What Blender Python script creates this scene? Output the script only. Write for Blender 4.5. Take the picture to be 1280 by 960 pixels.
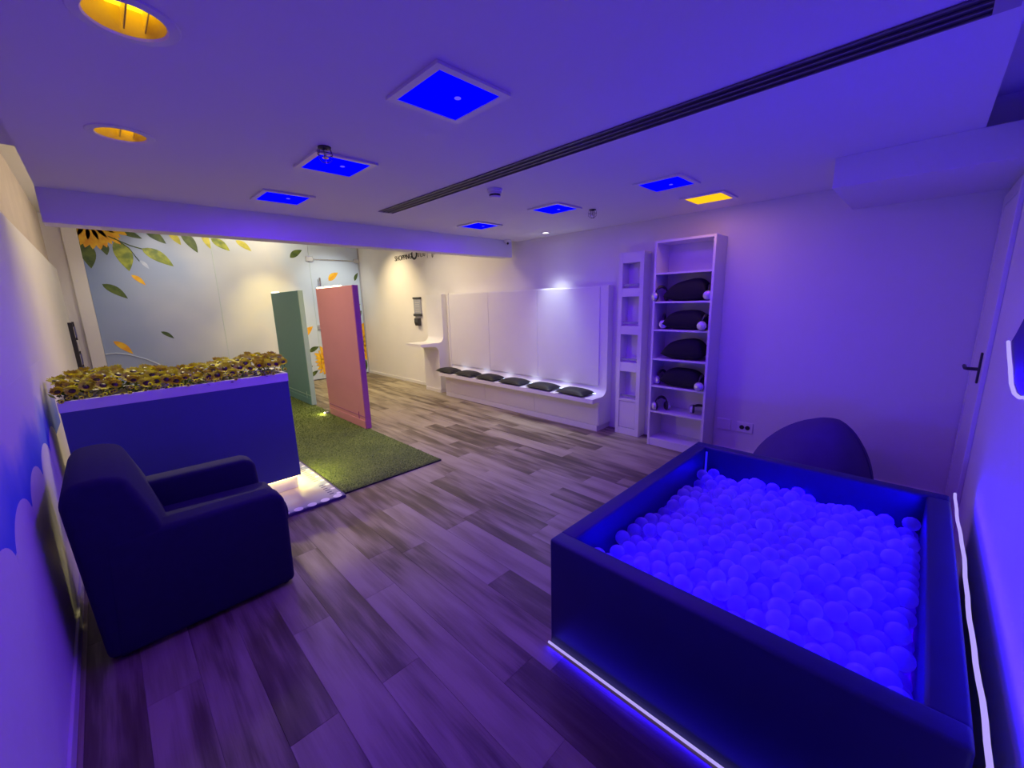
import bpy, bmesh, math, random
import numpy as np
from mathutils import Vector, Matrix, Euler
random.seed(7); rng = np.random.default_rng(11)
for o in list(bpy.data.objects): bpy.data.objects.remove(o, do_unlink=True)
sc = bpy.context.scene
C = sc.collection
PI = math.pi

# ------------------------------------------------------------------ camera
CAM_H = 1.56
yaw, pitch, roll, FPX = 0.780794512, -0.202378970, -0.0268658227, 509.512
fwd = Vector((math.sin(yaw)*math.cos(pitch), math.cos(yaw)*math.cos(pitch), math.sin(pitch)))
rgt = Vector((math.cos(yaw), -math.sin(yaw), 0)); upv = rgt.cross(fwd)
r2 = rgt*math.cos(roll) + upv*math.sin(roll); u2 = -rgt*math.sin(roll) + upv*math.cos(roll)
cd = bpy.data.cameras.new('camera'); cam = bpy.data.objects.new('camera', cd); C.objects.link(cam)
cd.sensor_fit = 'HORIZONTAL'; cd.sensor_width = 36; cd.lens = FPX/1280*36; cd.clip_start = 0.01
mw = Matrix.Identity(4)
for i in range(3):
    mw[i][0] = r2[i]; mw[i][1] = u2[i]; mw[i][2] = -fwd[i]
mw[0][3], mw[1][3], mw[2][3] = 0, 0, CAM_H
cam.matrix_world = mw
sc.camera = cam
# ------------------------------------------------------------------ world, exposure
w = bpy.data.worlds.new('world'); sc.world = w; w.use_nodes = True
w.node_tree.nodes['Background'].inputs[0].default_value = (0.10, 0.06, 0.25, 1)
w.node_tree.nodes['Background'].inputs[1].default_value = 0.05
sc.view_settings.view_transform = 'Standard'; sc.view_settings.look = 'None'
sc.view_settings.exposure = 0.0; sc.view_settings.gamma = 1.0; sc.view_settings.use_curve_mapping = False

# ------------------------------------------------------------------ light settings (tuned here)
BLUE = (0.115, 0.0, 1.0);  BLUE_W = 10.8       # six blue ceiling panels
AMBER = (1.0, 0.50, 0.10)
AMBER_PANEL_W = 1.5; DOWN_W = 0.3
WARM = (1.0, 0.80, 0.52)
COOL = (0.62, 0.74, 1.0)

def area(name, loc, sx, sy, color, watts, rot=(0, 0, 0), spread=180, parent=None):
    l = bpy.data.lights.new(name, 'AREA'); l.shape = 'RECTANGLE'; l.size = sx; l.size_y = sy
    l.color = color; l.energy = watts; l.spread = math.radians(spread)
    o = bpy.data.objects.new(name, l); C.objects.link(o); o.location = loc; o.rotation_euler = rot
    return o
def spot(name, loc, target, color, watts, angle, blend=0.6, radius=0.04):
    l = bpy.data.lights.new(name, 'SPOT'); l.color = color; l.energy = watts
    l.spot_size = math.radians(angle); l.spot_blend = blend; l.shadow_soft_size = radius
    o = bpy.data.objects.new(name, l); C.objects.link(o); o.location = loc
    d = Vector(target) - Vector(loc); o.rotation_euler = d.to_track_quat('-Z', 'Y').to_euler()
    return o
# warm lamps of the entrance zone beyond the beam (its ceiling is higher)
area('entrance_lamp', (1.2, 5.3, 2.90), 1.0, 0.8, WARM, 22, spread=140)
area('entrance_lamp', (3.1, 5.3, 2.90), 1.0, 0.8, WARM, 23, spread=140)
area('entrance_lamp', (2.6, 7.2, 2.90), 1.0, 0.8, WARM, 16, spread=110)
area('entrance_wash', (2.1, 8.25, 2.86), 1.7, 0.12, (1.0, 0.86, 0.60), 12, (math.radians(42), 0, 0))
spot('entrance_spot', (2.35, 8.0, 2.9), (2.35, 8.97, 0.9), (1.0, 0.76, 0.30), 140, 64, 1.0)
spot('entrance_spot', (0.9, 7.7, 2.9), (0.9, 8.97, 1.6), (1.0, 0.90, 0.82), 50, 90, 1.0)
spot('entrance_spot', (3.6, 7.7, 2.9), (3.6, 8.97, 1.6), (0.95, 0.95, 0.85), 75, 75, 0.9)
spot('entrance_spot', (3.3, 7.3, 2.9), (4.25, 7.4, 1.1), (1.0, 0.78, 0.42), 150, 88, 1.0)
spot('entrance_spot', (3.0, 6.0, 2.9), (4.25, 5.9, 1.3), (0.95, 0.9, 0.74), 24, 75, 1.0)
spot('entrance_spot', (0.45, 5.0, 2.9), (0.38, 3.8, 1.05), (1.0, 0.88, 0.36), 200, 40, 0.6)
area('upper_wall_fill', (0.55, 6.3, 2.62), 0.3, 3.2, (1.0, 0.80, 0.58), 9.5, (0, math.radians(75), 0))  # added fill, stands for entrance light leaking onto the upper left wall

# ------------------------------------------------------------------ materials
def nt(name):
    m = bpy.data.materials.new(name); m.use_nodes = True
    return m, m.node_tree, m.node_tree.nodes['Principled BSDF']
def mat(name, col, rough=0.5, metal=0.0, noise=0.0, nscale=20, bump=0.0, bscale=200, sheen=0, trans=0, coat=0):
    m, t, b = nt(name)
    b.inputs['Base Color'].default_value = (*col, 1); b.inputs['Roughness'].default_value = rough
    b.inputs['Metallic'].default_value = metal
    if sheen: b.inputs['Sheen Weight'].default_value = sheen
    if trans: b.inputs['Transmission Weight'].default_value = trans
    if coat: b.inputs['Coat Weight'].default_value = coat
    tc = t.nodes.new('ShaderNodeTexCoord')
    if noise:
        n = t.nodes.new('ShaderNodeTexNoise'); n.inputs['Scale'].default_value = nscale; n.inputs['Detail'].default_value = 4
        t.links.new(tc.outputs['Object'], n.inputs['Vector'])
        mx = t.nodes.new('ShaderNodeMix'); mx.data_type = 'RGBA'
        mx.inputs[6].default_value = (*[c*(1-noise) for c in col], 1); mx.inputs[7].default_value = (*[min(1, c*(1+noise)) for c in col], 1)
        t.links.new(n.outputs['Fac'], mx.inputs[0]); t.links.new(mx.outputs[2], b.inputs['Base Color'])
    if bump:
        n = t.nodes.new('ShaderNodeTexNoise'); n.inputs['Scale'].default_value = bscale; n.inputs['Detail'].default_value = 3
        t.links.new(tc.outputs['Object'], n.inputs['Vector'])
        bp = t.nodes.new('ShaderNodeBump'); bp.inputs['Strength'].default_value = bump; bp.inputs['Distance'].default_value = 0.002
        t.links.new(n.outputs['Fac'], bp.inputs['Height']); t.links.new(bp.outputs['Normal'], b.inputs['Normal'])
    return m
def emit(name, col, strength):
    m = bpy.data.materials.new(name); m.use_nodes = True; t = m.node_tree
    t.nodes.remove(t.nodes['Principled BSDF'])
    e = t.nodes.new('ShaderNodeEmission'); e.inputs[0].default_value = (*col, 1); e.inputs[1].default_value = strength
    t.links.new(e.outputs[0], t.nodes['Material Output'].inputs[0])
    return m
def ramp(t, fac, stops):
    r = t.nodes.new('ShaderNodeValToRGB'); e = r.color_ramp.elements
    while len(e) < len(stops): e.new(0.5)
    for k, (p, c) in enumerate(stops): e[k].position = p; e[k].color = (*c, 1)
    t.links.new(fac, r.inputs[0]); return r.outputs[0]

def plank_material():
    m, t, b = nt('plank_vinyl'); L = t.links
    tc = t.nodes.new('ShaderNodeTexCoord'); oi = t.nodes.new('ShaderNodeObjectInfo')
    sh = t.nodes.new('ShaderNodeVectorMath'); sh.operation = 'MULTIPLY_ADD'
    cx = t.nodes.new('ShaderNodeCombineXYZ')
    for i in range(3): L.new(oi.outputs['Random'], cx.inputs[i])
    sh.inputs[1].default_value = (37.0, 53.0, 0.0)
    L.new(cx.outputs[0], sh.inputs[0]); L.new(tc.outputs['Object'], sh.inputs[2])
    def noise(scale, detail, rough=0.55):
        mp = t.nodes.new('ShaderNodeMapping'); mp.inputs['Scale'].default_value = scale
        L.new(sh.outputs[0], mp.inputs[0])
        n = t.nodes.new('ShaderNodeTexNoise'); n.inputs['Scale'].default_value = 1; n.inputs['Detail'].default_value = detail; n.inputs['Roughness'].default_value = rough
        L.new(mp.outputs[0], n.inputs['Vector']); return n.outputs['Fac']
    broad = noise((9, 1.3, 1), 2); grain = noise((90, 3.2, 1), 5, 0.7); fine = noise((26, 1.6, 1), 3)
    def mth(op, a, bb):
        n = t.nodes.new('ShaderNodeMath'); n.operation = op
        for k, v in ((0, a), (1, bb)):
            if isinstance(v, (int, float)): n.inputs[k].default_value = v
            else: L.new(v, n.inputs[k])
        return n.outputs[0]
    s = mth('ADD', mth('MULTIPLY', broad, 1.05), mth('MULTIPLY', grain, 0.30))
    s = mth('ADD', s, mth('MULTIPLY', fine, 0.25))
    s = mth('ADD', s, mth('MULTIPLY', oi.outputs['Random'], 0.36))
    s = mth('SUBTRACT', s, 0.43)
    col = ramp(t, s, [(0.22, (0.075, 0.054, 0.029)), (0.42, (0.14, 0.108, 0.062)), (0.55, (0.26, 0.215, 0.135)), (0.75, (0.37, 0.315, 0.205))])
    L.new(col, b.inputs['Base Color']); b.inputs['Roughness'].default_value = 0.42
    b.inputs['Specular IOR Level'].default_value = 0.35
    bp = t.nodes.new('ShaderNodeBump'); bp.inputs['Strength'].default_value = 0.12; bp.inputs['Distance'].default_value = 0.001
    L.new(grain, bp.inputs['Height']); L.new(bp.outputs[0], b.inputs['Normal'])
    return m
def mural_material():
    m, t, b = nt('mural_film'); L = t.links
    ge = t.nodes.new('ShaderNodeNewGeometry'); sp = t.nodes.new('ShaderNodeSeparateXYZ'); L.new(ge.outputs['Position'], sp.inputs[0])
    n = t.nodes.new('ShaderNodeTexNoise'); n.inputs['Scale'].default_value = 0.55; n.inputs['Detail'].default_value = 3
    L.new(ge.outputs['Position'], n.inputs['Vector'])
    mp = t.nodes.new('ShaderNodeMapRange'); mp.inputs[1].default_value = 0.0; mp.inputs[2].default_value = 4.2
    L.new(sp.outputs[0], mp.inputs[0])
    a = t.nodes.new('ShaderNodeMath'); a.operation = 'MULTIPLY_ADD'; a.inputs[1].default_value = 0.8; L.new(n.outputs['Fac'], a.inputs[0]); L.new(mp.outputs[0], a.inputs[2])
    col = ramp(t, a.outputs[0], [(0.30, (0.20, 0.29, 0.52)), (0.60, (0.36, 0.43, 0.58)), (0.90, (0.66, 0.68, 0.70)), (1.0, (0.55, 0.64, 0.76))])
    L.new(col, b.inputs['Base Color']); b.inputs['Roughness'].default_value = 0.32
    return m
def leaf_material(name, c1, c2):
    m, t, b = nt(name); L = t.links
    tc = t.nodes.new('ShaderNodeTexCoord')
    n = t.nodes.new('ShaderNodeTexNoise'); n.inputs['Scale'].default_value = 9; n.inputs['Detail'].default_value = 3
    L.new(tc.outputs['Object'], n.inputs['Vector'])
    L.new(ramp(t, n.outputs['Fac'], [(0.38, c1), (0.62, c2)]), b.inputs['Base Color']); b.inputs['Roughness'].default_value = 0.45
    return m
def petal_material(name, c1, c2):
    m = leaf_material(name, c1, c2); t = m.node_tree; L = t.links; b = t.nodes['Principled BSDF']
    src = b.inputs['Base Color'].links[0].from_socket
    tr = t.nodes.new('ShaderNodeBsdfTranslucent'); L.new(src, tr.inputs[0])
    mx = t.nodes.new('ShaderNodeMixShader'); mx.inputs[0].default_value = 0.55
    L.new(b.outputs[0], mx.inputs[1]); L.new(tr.outputs[0], mx.inputs[2]); L.new(mx.outputs[0], t.nodes['Material Output'].inputs[0])
    return m
def grass_material():
    m, t, b = nt('turf'); L = t.links
    tc = t.nodes.new('ShaderNodeTexCoord')
    n = t.nodes.new('ShaderNodeTexNoise'); n.inputs['Scale'].default_value = 60; n.inputs['Detail'].default_value = 5
    L.new(tc.outputs['Object'], n.inputs['Vector'])
    n2 = t.nodes.new('ShaderNodeTexNoise'); n2.inputs['Scale'].default_value = 3; L.new(tc.outputs['Object'], n2.inputs['Vector'])
    a = t.nodes.new('ShaderNodeMath'); a.operation = 'MULTIPLY_ADD'; a.inputs[1].default_value = 0.4
    L.new(n2.outputs['Fac'], a.inputs[0]); L.new(n.outputs['Fac'], a.inputs[2])
    L.new(ramp(t, a.outputs[0], [(0.45, (0.05, 0.085, 0.02)), (0.85, (0.17, 0.235, 0.04))]), b.inputs['Base Color'])
    b.inputs['Roughness'].default_value = 0.9
    return m
def print_mat_material():
    m, t, b = nt('printed_mat'); L = t.links
    tc = t.nodes.new('ShaderNodeTexCoord'); n = t.nodes.new('ShaderNodeTexNoise'); n.inputs['Scale'].default_value = 2.6; n.inputs['Detail'].default_value = 3
    L.new(tc.outputs['Object'], n.inputs['Vector'])
    L.new(ramp(t, n.outputs['Fac'], [(0.36, (0.20, 0.25, 0.38)), (0.5, (0.36, 0.38, 0.42)), (0.62, (0.42, 0.36, 0.30))]), b.inputs['Base Color'])
    b.inputs['Roughness'].default_value = 0.35
    return m
def ball_material():
    m = bpy.data.materials.new('clear_ball_plastic'); m.use_nodes = True; t = m.node_tree; L = t.links
    p = t.nodes['Principled BSDF']; p.inputs['Base Color'].default_value = (0.58, 0.50, 0.92, 1); p.inputs['Roughness'].default_value = 0.09; p.inputs['Coat Weight'].default_value = 0.4
    tr = t.nodes.new('ShaderNodeBsdfTranslucent'); tr.inputs[0].default_value = (0.62, 0.54, 0.95, 1)
    tp = t.nodes.new('ShaderNodeBsdfTransparent')
    m1 = t.nodes.new('ShaderNodeMixShader'); m1.inputs[0].default_value = 0.45
    L.new(p.outputs[0], m1.inputs[1]); L.new(tr.outputs[0], m1.inputs[2])
    lw = t.nodes.new('ShaderNodeLayerWeight'); lw.inputs[0].default_value = 0.35
    mr = t.nodes.new('ShaderNodeMapRange'); mr.inputs[1].default_value = 0.0; mr.inputs[2].default_value = 0.9; mr.inputs[3].default_value = 0.62; mr.inputs[4].default_value = 0.0
    L.new(lw.outputs['Facing'], mr.inputs[0])
    m2 = t.nodes.new('ShaderNodeMixShader'); L.new(mr.outputs[0], m2.inputs[0]); L.new(m1.outputs[0], m2.inputs[1]); L.new(tp.outputs[0], m2.inputs[2])
    L.new(m2.outputs[0], t.nodes['Material Output'].inputs[0])
    return m
def fence_sky_material():
    m, t, b = nt('painted_sky_band'); L = t.links
    ge = t.nodes.new('ShaderNodeNewGeometry'); sp = t.nodes.new('ShaderNodeSeparateXYZ'); L.new(ge.outputs['Position'], sp.inputs[0])
    n = t.nodes.new('ShaderNodeTexNoise'); n.inputs['Scale'].default_value = 3.0; L.new(ge.outputs['Position'], n.inputs['Vector'])
    a = t.nodes.new('ShaderNodeMath'); a.operation = 'MULTIPLY_ADD'; a.inputs[1].default_value = 0.25
    L.new(n.outputs['Fac'], a.inputs[0]); L.new(sp.outputs[2], a.inputs[2])
    mr = t.nodes.new('ShaderNodeMapRange'); mr.inputs[1].default_value = 0.98; mr.inputs[2].default_value = 1.22; L.new(a.outputs[0], mr.inputs[0])
    L.new(ramp(t, mr.outputs[0], [(0.0, (0.09, 0.16, 0.72)), (0.45, (0.22, 0.28, 0.74)), (1.0, (0.78, 0.76, 0.74))]), b.inputs['Base Color'])
    b.inputs['Roughness'].default_value = 0.6
    return m

MT = dict(
    wall=mat('wall_paint', (0.78, 0.76, 0.74), 0.6, noise=0.03, nscale=3, bump=0.05, bscale=150),
    raw_wall=mat('raw_plaster', (0.62, 0.54, 0.46), 0.8, noise=0.14, nscale=4, bump=0.2, bscale=60),
    ceil=mat('ceiling_paint', (0.80, 0.79, 0.78), 0.75, noise=0.02, nscale=2, bump=0.03, bscale=120),
    skirt=mat('baseboard_paint', (0.74, 0.72, 0.70), 0.35, noise=0.03),
    sub=mat('floor_underlay', (0.05, 0.04, 0.035), 0.9, noise=0.1),
    plank=plank_material(),
    white=mat('white_laminate', (0.80, 0.79, 0.78), 0.32, noise=0.02, nscale=8),
    white2=mat('white_lacquer', (0.76, 0.74, 0.73), 0.28, noise=0.02, nscale=6),
    grey=mat('grey_plastic', (0.42, 0.41, 0.42), 0.4, noise=0.05),
    slat=mat('anodised_slat', (0.16, 0.155, 0.16), 0.5, noise=0.05),
    dark=mat('dark_metal', (0.03, 0.03, 0.035), 0.4, noise=0.1),
    black=mat('black_leather', (0.010, 0.010, 0.012), 0.62, noise=0.2, nscale=40, bump=0.25, bscale=260),
    blackfab=mat('black_fabric', (0.010, 0.010, 0.013), 0.9, noise=0.2, nscale=40, bump=0.3, bscale=400),
    navy=mat('navy_vinyl', (0.006, 0.005, 0.12), 0.5, noise=0.12, nscale=6, bump=0.15, bscale=250),
    navyfab=mat('navy_chair_fabric', (0.012, 0.010, 0.050), 0.95, noise=0.2, nscale=30, bump=0.35, bscale=450),
    beanfab=mat('blue_beanbag_fabric', (0.07, 0.035, 0.20), 0.9, noise=0.1, nscale=12, bump=0.25, bscale=200),
    planter=mat('blue_planter_panel', (0.075, 0.10, 0.24), 0.45, noise=0.05, nscale=3),
    pink=mat('pink_board_paint', (0.66, 0.28, 0.28), 0.55, noise=0.04, nscale=5),
    pinkedge=mat('magenta_edge_paint', (0.40, 0.10, 0.30), 0.55, noise=0.04),
    green=mat('green_board_paint', (0.15, 0.33, 0.28), 0.55, noise=0.04, nscale=5),
    greenedge=mat('pale_green_edge_paint', (0.42, 0.60, 0.46), 0.55, noise=0.04),
    turf=grass_material(), turfedge=mat('turf_backing', (0.03, 0.04, 0.02), 0.9, noise=0.1),
    pmat=print_mat_material(), pedge=mat('mat_edge', (0.09, 0.07, 0.16), 0.7, noise=0.1),
    chrome=mat('brushed_steel', (0.62, 0.62, 0.64), 0.22, 1.0, noise=0.05),
    silver=mat('silver_plastic', (0.72, 0.72, 0.76), 0.25, 0.5, noise=0.05),
    acryl=mat('acrylic_sign', (0.33, 0.34, 0.40), 0.15, noise=0.05, nscale=30),
    mural=mural_material(), glass=mat('glass_edge', (0.55, 0.66, 0.66), 0.1, noise=0.05),
    ink=mat('black_lettering', (0.02, 0.02, 0.02), 0.6, noise=0.1),
    g1=leaf_material('leaf_print_bright', (0.13, 0.19, 0.015), (0.36, 0.40, 0.03)),
    g2=leaf_material('leaf_print_dark', (0.035, 0.075, 0.015), (0.10, 0.15, 0.02)),
    yg=leaf_material('leaf_print_yellow', (0.42, 0.40, 0.03), (0.62, 0.56, 0.06)),
    pale=leaf_material('leaf_print_pale', (0.42, 0.50, 0.66), (0.60, 0.66, 0.76)),
    y1=leaf_material('petal_print', (0.80, 0.36, 0.01), (0.90, 0.55, 0.02)),
    brown=leaf_material('seed_print', (0.03, 0.012, 0.005), (0.10, 0.05, 0.012)),
    fpet=petal_material('sunflower_petals', (0.50, 0.46, 0.008), (0.72, 0.68, 0.02)),
    fpet2=petal_material('sunflower_petals_amber', (0.42, 0.32, 0.006), (0.60, 0.50, 0.012)),
    fdisc=leaf_material('sunflower_disc', (0.02, 0.010, 0.004), (0.07, 0.03, 0.006)),
    fblos=petal_material('blossom_petals', (0.70, 0.70, 0.01), (0.85, 0.85, 0.03)),
    fleaf=petal_material('planter_leaves', (0.015, 0.035, 0.006), (0.07, 0.10, 0.012)),
    fence=mat('painted_fence_white', (0.80, 0.78, 0.77), 0.55, noise=0.03), fsky=fence_sky_material(),
    ball=ball_material(),
    rackc=mat('leaflet_blue', (0.10, 0.10, 0.30), 0.5, noise=0.2), rackw=mat('leaflet_white', (0.7, 0.68, 0.64), 0.5, noise=0.1), rackr=mat('leaflet_orange', (0.7, 0.25, 0.12), 0.5, noise=0.1),
    reflector=mat('amber_reflector', (0.96, 0.80, 0.05), 0.35, noise=0.05),
    e_blue=emit('blue_panel_glow', (0.0, 0.0, 1.0), 1.6),
    e_spotdot=emit('panel_led_dot', (0.12, 0.08, 1.0), 1.0),
    e_amber=emit('amber_panel_glow', (1.0, 0.52, 0.01), 1.25),
    e_down=emit('amber_lamp_glow', (1.0, 0.62, 0.01), 2.6),
    e_white=emit('white_lamp_glow', (1.0, 0.97, 0.95), 6.0),
    e_bench=emit('bench_led_glow', COOL, 3.0),
    e_plant=emit('planter_led_glow', (1.0, 0.72, 0.30), 4.0),
    e_board=emit('board_led_glow', (1.0, 0.80, 0.50), 8.0),
    e_pit=emit('pit_led_glow', (0.46, 0.36, 1.0), 1.0),
    e_pitin=emit('pit_inner_led_glow', (0.02, 0.01, 1.0), 1.0),
)

# ------------------------------------------------------------------ mesh helpers
class MB:
    def __init__(s): s.v = []; s.f = []
    def add(s, vs, fs):
        n = len(s.v); s.v += [tuple(p) for p in vs]; s.f += [tuple(i+n for i in q) for q in fs]; return s
    def box(s, x0, x1, y0, y1, z0, z1):
        return s.add([(x0,y0,z0),(x1,y0,z0),(x1,y1,z0),(x0,y1,z0),(x0,y0,z1),(x1,y0,z1),(x1,y1,z1),(x0,y1,z1)],
                     [(0,3,2,1),(4,5,6,7),(0,1,5,4),(1,2,6,5),(2,3,7,6),(3,0,4,7)])
    def rbox(s, x0, x1, y0, y1, z0, z1, r=0.005, seg=2):
        bm = bmesh.new(); bmesh.ops.create_cube(bm, size=1)
        for v in bm.verts:
            v.co = ((x0+x1)/2 + v.co.x*(x1-x0), (y0+y1)/2 + v.co.y*(y1-y0), (z0+z1)/2 + v.co.z*(z1-z0))
        bmesh.ops.bevel(bm, geom=bm.edges[:], offset=r, segments=seg, affect='EDGES', profile=0.5)
        bm.verts.index_update()
        s.add([v.co[:] for v in bm.verts], [[v.index for v in f.verts] for f in bm.faces]); bm.free(); return s
    def prism(s, poly, axis, a0, a1):
        n = len(poly)
        def P(p, a):
            return {'x': (a, p[0], p[1]), 'y': (p[0], a, p[1]), 'z': (p[0], p[1], a)}[axis]
        vs = [P(p, a0) for p in poly] + [P(p, a1) for p in poly]
        fs = [tuple(range(n))[::-1], tuple(range(n, 2*n))] + [(i, (i+1) % n, (i+1) % n + n, i+n) for i in range(n)]
        return s.add(vs, fs)
    def cyl(s, c, r, h, axis='z', n=20, r1=None):
        r1 = r if r1 is None else r1; vs = []
        for k, (rr, d) in enumerate(((r, 0), (r1, h))):
            for i in range(n):
                a = 2*PI*i/n; x, y = rr*math.cos(a), rr*math.sin(a)
                q = {'z': (x, y, d), 'x': (d, x, y), 'y': (x, d, y)}[axis]
                vs.append((c[0]+q[0], c[1]+q[1], c[2]+q[2]))
        return s.add(vs, [tuple(range(n))[::-1], tuple(range(n, 2*n))] + [(i, (i+1) % n, (i+1) % n+n, i+n) for i in range(n)])
    def lathe(s, prof, c=(0,0,0), n=20, axis='z'):
        vs = []; fs = []; m = len(prof)
        for i in range(n):
            a = 2*PI*i/n
            for r, h in prof:
                x, y = r*math.cos(a), r*math.sin(a)
                q = {'z': (x, y, h), 'x': (h, x, y), 'y': (x, h, y)}[axis]
                vs.append((c[0]+q[0], c[1]+q[1], c[2]+q[2]))
        for i in range(n):
            j = (i+1) % n
            for k in range(m-1): fs.append((i*m+k, j*m+k, j*m+k+1, i*m+k+1))
        return s.add(vs, fs)
    def tube(s, path, r, n=8, closed=False):
        P = [Vector(p) for p in path]; vs = []; fs = []; m = len(P); up = Vector((0.013, 0.021, 1))
        for i, p in enumerate(P):
            d = (P[(i+1) % m] - P[i-1]) if closed else (P[min(i+1, m-1)] - P[max(i-1, 0)])
            d.normalize(); a = d.cross(up)
            if a.length < 0.05: a = d.cross(Vector((1, 0, 0)))
            a.normalize(); b = d.cross(a)
            rr = r[i] if isinstance(r, (list, tuple)) else r
            for k in range(n):
                t = 2*PI*k/n; vs.append(p + a*(rr*math.cos(t)) + b*(rr*math.sin(t)))
        for i in range(m if closed else m-1):
            j = (i+1) % m
            for k in range(n): fs.append((i*n+k, i*n+(k+1) % n, j*n+(k+1) % n, j*n+k))
        if not closed: fs += [tuple(range(n))[::-1], tuple(range((m-1)*n, m*n))]
        return s.add(vs, fs)
    def sphere(s, c, rx, ry=None, rz=None, n=12, m=8):
        ry = ry or rx; rz = rz or rx; vs = [(c[0], c[1], c[2]-rz)]; fs = []
        for j in range(1, m):
            t = -PI/2 + PI*j/m
            for i in range(n):
                a = 2*PI*i/n; vs.append((c[0]+rx*math.cos(t)*math.cos(a), c[1]+ry*math.cos(t)*math.sin(a), c[2]+rz*math.sin(t)))
        vs.append((c[0], c[1], c[2]+rz)); T = len(vs)-1
        for i in range(n):
            k = (i+1) % n; fs.append((0, 1+k, 1+i)); fs.append((T, T-n+i, T-n+k))
            for j in range(m-2): fs.append((1+j*n+i, 1+j*n+k, 1+(j+1)*n+k, 1+(j+1)*n+i))
        return s.add(vs, fs)
    def pillow(s, c, a, b, h0, h1, n=14, sag=0.0):
        """soft square cushion: half sizes a, b; h0 below / h1 above the seam."""
        vs = []; fs = []; g = np.linspace(-1, 1, n)
        for sgn, h in ((1, h1), (-1, -h0)):
            for v in g:
                for u in g:
                    t = max(0, (1-abs(u)**3.2)*(1-abs(v)**3.2))**0.55
                    pin = 1-0.07*(1-abs(u)**2)*abs(v)**3 ; pin2 = 1-0.07*(1-abs(v)**2)*abs(u)**3
                    vs.append((c[0]+a*u*pin2, c[1]+b*v*pin, c[2]+h*t - sag*(u*u+v*v)))
        for k in range(2):
            for j in range(n-1):
                for i in range(n-1):
                    q = (k*n*n+j*n+i, k*n*n+j*n+i+1, k*n*n+(j+1)*n+i+1, k*n*n+(j+1)*n+i)
                    fs.append(q if k == 0 else q[::-1])
        return s.add(vs, fs)

def mesh(name, mb, mt, smooth=False, ang=35, merge=False, recalc=False):
    me = bpy.data.meshes.new(name); me.from_pydata(mb.v, [], mb.f)
    if merge or recalc:
        bm = bmesh.new(); bm.from_mesh(me)
        if merge: bmesh.ops.remove_doubles(bm, verts=bm.verts, dist=1e-5)
        bmesh.ops.recalc_face_normals(bm, faces=bm.faces[:]); bm.to_mesh(me); bm.free()
    me.validate(); me.update()
    if smooth:
        for p in me.polygons: p.use_smooth = True
        me.set_sharp_from_angle(angle=math.radians(ang))
    me.materials.append(MT[mt]); return me
def put(name, me, parent=None):
    o = bpy.data.objects.new(name, me); C.objects.link(o)
    if parent: o.parent = parent
    return o
def part(name, mb, mt, parent=None, smooth=False, ang=35, merge=False, recalc=True, label=None):
    """mesh in world coordinates; under a parent it is stored relative to the parent's origin"""
    if parent is not None:
        L = parent.location.copy(); q = parent.parent
        while q: L += q.location; q = q.parent
        mb.v = [(x-L.x, y-L.y, z-L.z) for x, y, z in mb.v]
    o = put(name, mesh(name, mb, mt, smooth, ang, merge, recalc), parent)
    if label: o['label'] = label
    return o
def thing(name, label, cat, loc=(0,0,0), rz=0, group=None):
    o = bpy.data.objects.new(name, None); C.objects.link(o); o.location = loc; o.rotation_euler = (0, 0, rz); o.empty_display_size = 0.05
    o['label'] = label; o['category'] = cat
    if group: o['group'] = group
    return o
def tag(o, label, cat, group=None, kind=None):
    o['label'] = label; o['category'] = cat
    if group: o['group'] = group
    if kind: o['kind'] = kind
    return o
def struct(o, label=None, cat=None):
    o['kind'] = 'structure'
    if label: o['label'] = label
    if cat: o['category'] = cat
    return o
def copy_tree(o, parent=None):
    c = o.copy(); C.objects.link(c); c.parent = parent
    for ch in list(o.children): copy_tree(ch, c)
    return c

# ------------------------------------------------------------------ room sizes
XL, XR, YB, YF = -0.32, 4.25, -0.29, 9.0
ZC, ZU = 2.35, 2.95           # lowered ceiling, higher entrance ceiling
YBEAM = 4.11

# floor and planks
fl = struct(part('floor', MB().box(XL-0.1, XR+0.1, YB-0.1, YF+0.1, -0.06, -0.004), 'sub'), 'greyish wood-look plank floor of the whole room', 'floor')
PW, PL = 0.177, 1.22
pm = mesh('plank', MB().rbox(-PW/2+0.0003, PW/2-0.0003, -PL/2+0.0003, PL/2-0.0003, -0.008, 0.0, 0.0007, 1), 'plank', recalc=True)
known = {-5: 1.43, -3: 1.42, 0: 2.17, 2: 2.18, 5: 2.96, 1: 1.55, -1: 1.05, -2: 1.95, -4: 0.75, 3: 1.0, 4: 1.7}
k = -9
while 1.124 + k*PW < XR:
    x0 = 1.124 + k*PW; xa, xb = max(x0, XL), min(x0+PW, XR)
    if xb - xa > 0.02:
        y = known.get(k, random.uniform(0, PL)); y -= PL*math.ceil((y-YB)/PL)
        while y < YF:
            ya, yb = max(y, YB), min(y+PL, YF)
            if yb - ya > 0.02:
                o = put('plank', pm, fl); o.location = ((xa+xb)/2, (ya+yb)/2, 0); o.scale = ((xb-xa)/PW, (yb-ya)/PL, 1)
            y += PL
    k += 1

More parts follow.
